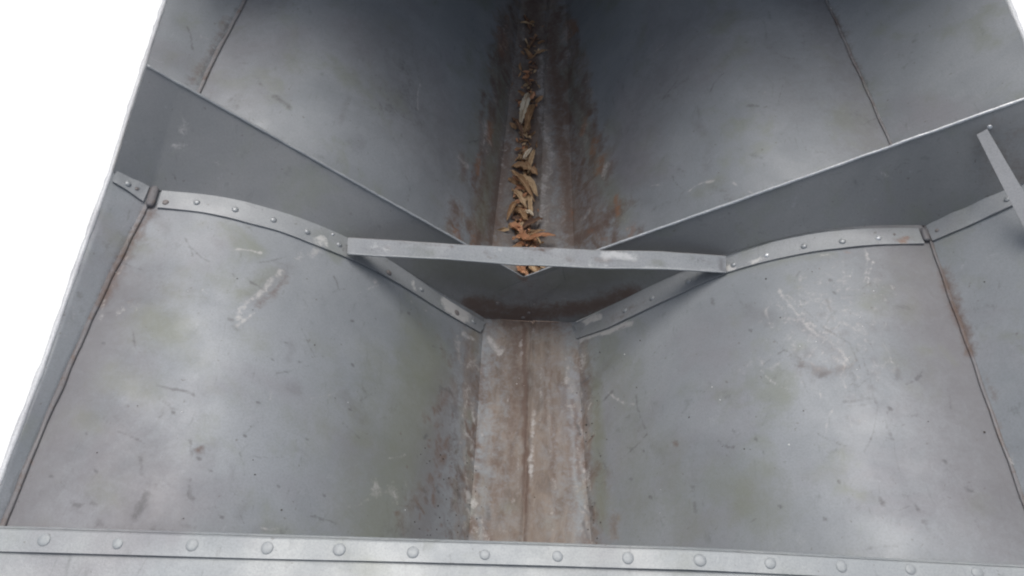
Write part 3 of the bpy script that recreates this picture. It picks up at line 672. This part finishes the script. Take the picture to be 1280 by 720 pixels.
b = lambda *a: stroke('b', *a)
b(1, [(755,318),(790,322)], 5, 1.2); b(1, [(560,324),(650,329)], 1.6, 1.); b(1, [(700,331),(760,333)], 1.4, 1.); b(1, [(800,334),(900,338)], 1.4, .9); b(0, [(655,310),(690,311)], 3, .8); b(0, [(500,302),(570,308)], 2, .5)
for k in range(60):
    x = rq.uniform(440, 900); y = 308+(x-435)*.045+rq.gauss(0, 5); b(rq.choice((1, 2, 2, 6, 6, 4, 0)), [(x, y), (x+rq.gauss(0, 14), y+rq.gauss(0, 2))], rq.uniform(1, 6), rq.uniform(.3, .6))
b(6, [(436,300),(436,317)], 4, .9); b(6, [(905,322),(905,338)], 4, .9); b(2, [(556,305),(566,323)], 1.5, .5)
def paint(ob, layers):
    me = ob.data; n = len(me.vertices); co = np.empty(n*3); me.vertices.foreach_get('co', co); co = co.reshape(-1, 3)
    W_ = np.zeros((n, 7))
    wob = np.stack([fbm(co, 60, 21, 2)-.5, fbm(co, 60, 22, 2)-.5, np.zeros(n)], -1)*.012
    for layer, ch, P, r, s in STROKES:
        if layer not in layers: continue
        lo = P.min(0)-2.6*r-.01; hi = P.max(0)+2.6*r+.01
        idx = np.nonzero(((co > lo) & (co < hi)).all(1))[0] if True else None
        if len(idx) == 0: continue
        q = co[idx] + wob[idx]*min(1, r/.006); d2 = np.full(len(idx), 1e9)
        for a, b_ in zip(P[:-1], P[1:]):
            ab = b_-a; L2 = max(ab@ab, 1e-12); t = np.clip(((q-a)@ab)/L2, 0, 1)
            dd = q-(a+t[:,None]*ab); d2 = np.minimum(d2, (dd*dd).sum(1))
        val = s*np.exp(-(d2/(r*r))*.75)
        W_[idx, ch] = np.maximum(W_[idx, ch], val)
    W_ = np.clip(W_, 0, 1)
    if ob.name.startswith('side_panel'): W_[:, 6] *= .2
    for nm, k in (('wear_shade', 0), ('film', 3)):
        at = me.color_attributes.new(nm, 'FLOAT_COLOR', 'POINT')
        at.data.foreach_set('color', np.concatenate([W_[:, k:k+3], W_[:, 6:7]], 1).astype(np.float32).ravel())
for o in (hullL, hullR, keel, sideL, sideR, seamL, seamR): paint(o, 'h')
for o in (flL, flR, flL2, flR2): paint(o, 'f')
for o in (bulkL, bulkR, tongue): paint(o, 's')
paint(bar, 'b')

# ------------------------------------------------------------------ dry leaves lying in the keel channel beyond the bulkhead
def leaf_mat(name, c1, c2):
    return simple(name, c1, c2, 70, .7, .6, .001)
LM = {'tan': leaf_mat('tan_leaf', (.40,.27,.15), (.56,.41,.25)), 'brown': leaf_mat('brown_leaf', (.24,.14,.07), (.38,.23,.12)),
      'rust': leaf_mat('rust_leaf', (.42,.19,.09), (.55,.30,.17)), 'pale': leaf_mat('pale_leaf', (.60,.52,.38), (.72,.64,.50)), 'dark': leaf_mat('dark_leaf', (.11,.06,.04), (.19,.11,.07))}
def leaf(p0, p1, width, curl, tone, label, lift=.004, twist=0., bvh=None):
    bvh = bvh or B_hull
    a = on(bvh, *p0)[0] + Vector((0, 0, lift)); b_ = on(bvh, *p1)[0] + Vector((0, 0, lift+random.uniform(0, .006)))
    d = b_-a; Ln = d.length; d.normalize(); sd_ = d.cross(Vector((0, 0, 1))).normalized(); up = sd_.cross(d)
    n, m = 14, 8; P = []; w = width*PXM
    for i in range(n+1):
        t = i/n; ww = w*.5*(math.sin(math.pi*min(1, t*.94+.03))**.75)*(1+.10*math.sin(t*41))
        arch = .16*Ln*math.sin(math.pi*t)*curl; row = []
        tw = twist*(t-.5)
        for j in range(m+1):
            u = 2*j/m-1; cz = abs(u)**1.5*ww*(.9*curl) + (.10*ww*math.sin(t*23+u*4))
            off = sd_*(u*ww*math.cos(tw)*(1-.25*curl)) + up*(u*ww*math.sin(tw)+cz+arch)
            row.append(np.array(a + d*(Ln*t) + off))
        P.append(row)
    P = np.array(P); sc = (fbm(P, 160, len(label), 2)-.5)[..., None]*np.array([.35, .35, .8])*w*.8; P = P + sc
    o = grid_obj('dry_leaf', P, LM[tone], None, .0004)
    c = (a+b_)/2; me = o.data; me.transform(Matrix.Translation(-c)); o.location = c
    o['label'] = label; o['category'] = 'leaf'; o['group'] = 'dry leaves in the keel channel'
    # a raised midrib on the larger leaves
    if Ln > .02:
        bm = bmesh.new(); tube_bm(bm, [Vector(P[i, m//2])+Vector((0, 0, .0005))-c for i in range(n+1)], lambda t: .0008*(1-.6*t), 5)
        bm_obj('midrib', bm, LM['brown' if tone != 'brown' else 'tan'], o, True)
    return o
leaf((661,118), (650,160), 15, .5, 'pale', 'pale cream dry leaf, the uppermost light one in the keel channel')
leaf((668,132), (656,170), 15, .9, 'brown', 'brown curled leaf touching the pale cream leaf from below right', .005, .5)
leaf((668,70), (685,66), 7, .4, 'brown', 'small brown leaf scrap far up the channel near the top of the photo')
leaf((655,100), (663,112), 9, .6, 'dark', 'small dark reddish leaf just above the pale cream leaf')
leaf((654,203), (664,190), 8, .5, 'pale', 'narrow pale leaf lying slanted above the first curled tan leaves', .008)
leaf((640,208), (672,222), 16, .8, 'brown', 'brown leaf folded under the narrow pale slanted leaf', .003, .4)
leaf((668,190), (660,222), 9, .7, 'tan', 'thin tan leaf standing beside the narrow pale slanted leaf', .007, .8)
leaf((638,216), (668,256), 10, .9, 'brown', 'long brown leaf lying diagonally in the middle of the pile', .006, .3)
leaf((650,222), (672,250), 12, .8, 'tan', 'tan curled leaf overlapping the long diagonal brown leaf', .009, -.5)
leaf((640,240), (658,264), 11, .8, 'tan', 'tan leaf rolled at its edge left of centre in the pile', .008, .9)
leaf((661,246), (664,276), 8, .6, 'tan', 'tan sliver of leaf at the right edge of the pile', .006, .3)
leaf((634,278), (646,256), 10, .9, 'brown', 'brown curled leaf at the left edge of the pile', .006, -.7)
leaf((642,262), (660,282), 13, .7, 'brown', 'broad brown leaf in the lower middle of the pile', .004, .2)
leaf((655,268), (667,276), 8, .6, 'pale', 'small pale leaf fragment at the right of the lower pile', .010, .4)
leaf((637,282), (656,298), 14, .6, 'rust', 'reddish leaf low in the pile left of centre', .007, .3)
leaf((650,290), (678,278), 12, .8, 'dark', 'dark brown leaf shaded under the lower pile', .004, .4)
leaf((640,302), (672,306), 13, .7, 'rust', 'reddish brown leaf just above the cross bar', .009, .2)
leaf((662,298), (681,294), 7, .7, 'brown', 'short brown leaf right of the reddish one above the cross bar', .010, .6)
leaf((655,308), (694,304), 9, .8, 'rust', 'orange brown leaf pointing right, lying along the cross bar', .016, .3)
leaf((638,312), (662,322), 12, .6, 'brown', 'brown leaf half hidden behind the cross bar', .008, .3)
leaf((648,330), (668,346), 12, .7, 'rust', 'orange leaf sticking out below the cross bar, left one', .014, .5)
leaf((662,326), (680,343), 11, .7, 'tan', 'tan orange leaf sticking out below the cross bar, right one', .012, -.3)
leaf((645,336), (661,352), 12, .6, 'rust', 'reddish leaf drooping over the low point of the bulkhead edge', .010, .4)
leaf((676,334), (664,353), 12, .6, 'brown', 'brown leaf drooping over the bulkhead edge beside a reddish leaf', .012, -.5)
leaf((655,333), (670,349), 10, .5, 'tan', 'tan leaf wedged in the low point of the bulkhead edge', .016, .2)
leaf((640,148), (655,178), 9, .8, 'dark', 'dark leaf lying left below the pale cream leaf', .003, .4)
leaf((662,60), (672,48), 8, .5, 'dark', 'dark leaf in the shade at the far end of the channel', .003)
leaf((655,20), (663,40), 9, .5, 'dark', 'dark shrivelled leaf at the very top of the channel', .003)

def litter():
    rs = random.Random(9); V = []; F = []
    path = [(668,30),(664,60),(660,110),(658,150),(655,190),(654,220),(652,250),(652,280),(660,300),(664,318),(665,338)]
    for k in range(420):
        t = rs.random()**.7*(len(path)-1); i = min(int(t), len(path)-2); f_ = t-i
        x = path[i][0]*(1-f_)+path[i+1][0]*f_+rs.gauss(0, 5+4*(rs.random()<.15)); y = path[i][1]*(1-f_)+path[i+1][1]*f_+rs.gauss(0, 5)
        p, n = on(B_hull, x, y)
        if p is None: continue
        p = p+Vector((0, 0, rs.uniform(.001, .010))); r0 = rs.uniform(.0025, .0085)
        M = Matrix.Rotation(rs.uniform(0, 6.28), 3, 'Z') @ Matrix.Rotation(rs.gauss(0, .7), 3, 'X') @ Matrix.Rotation(rs.gauss(0, .6), 3, 'Y')
        o = len(V); V.append(tuple(p)); m = 7
        for j in range(m):
            a = 2*math.pi*j/m; q = Vector((math.cos(a)*r0*rs.uniform(.9, 2.0), math.sin(a)*r0*rs.uniform(.35, .8), r0*rs.uniform(-.15, .6))); V.append(tuple(p+M @ q))
        F += [(o, o+1+j, o+1+(j+1) % m) for j in range(m)]
    o = mesh_obj('leaf_litter', V, F, LM['tan'], None, False, 'stuff'); me = o.data
    for k in ('brown', 'rust', 'dark'): me.materials.append(LM[k])
    for c in range(len(F)//7):
        mi = rs.choice((0, 0, 1, 1, 1, 2, 2, 3))
        for j in range(7): me.polygons[c*7+j].material_index = mi
    o['label'] = 'crumbled leaf litter strewn along the keel channel under the dry leaves'; o['category'] = 'leaf litter'
litter()

# ------------------------------------------------------------------ grit scattered in the hull
def grit(name, pts, mat, label, rr):
    bm = bmesh.new()
    for x, y in pts:
        p, n = on(B_hull, x, y)
        if p is None: continue
        r = random.uniform(*rr)
        v = bmesh.ops.create_icosphere(bm, subdivisions=1, radius=r, matrix=Matrix.Translation(p+Vector((0, 0, r*.3))))['verts']
        for q in v: q.co += Vector((random.uniform(-1, 1), random.uniform(-1, 1), random.uniform(-1, .3)))*r*.35
    o = bm_obj(name, bm, mat); o['kind'] = 'stuff'; o['label'] = label; o['category'] = 'grit'; return o
wh = [(825,641),(890,484),(986,556),(1061,447),(1075,397),(1078,408),(435,503),(826,612),(28,606),(235,364),(1263,581),(646,480),(655,482),(649,473),(1071,462),(900,500),(730,380),(1000,433),(1020,427)]
wh += [(random.uniform(60,1230), random.uniform(330,680)) for _ in range(6)]
dk = [(random.uniform(70,1250), random.uniform(320,680)) for _ in range(30)] + [(random.gauss(560,25), random.uniform(560,675)) for _ in range(40)] + [(random.gauss(738,9), random.uniform(480,675)) for _ in range(30)]
grit('pale_grit', wh, M_white_speck, 'tiny pale crumbs of grit scattered over the grey hull bottom', (.0005, .0011))
grit('dark_grit', dk, M_dark_speck, 'tiny dark crumbs of dirt scattered over the hull beside the keel', (.0006, .0013))
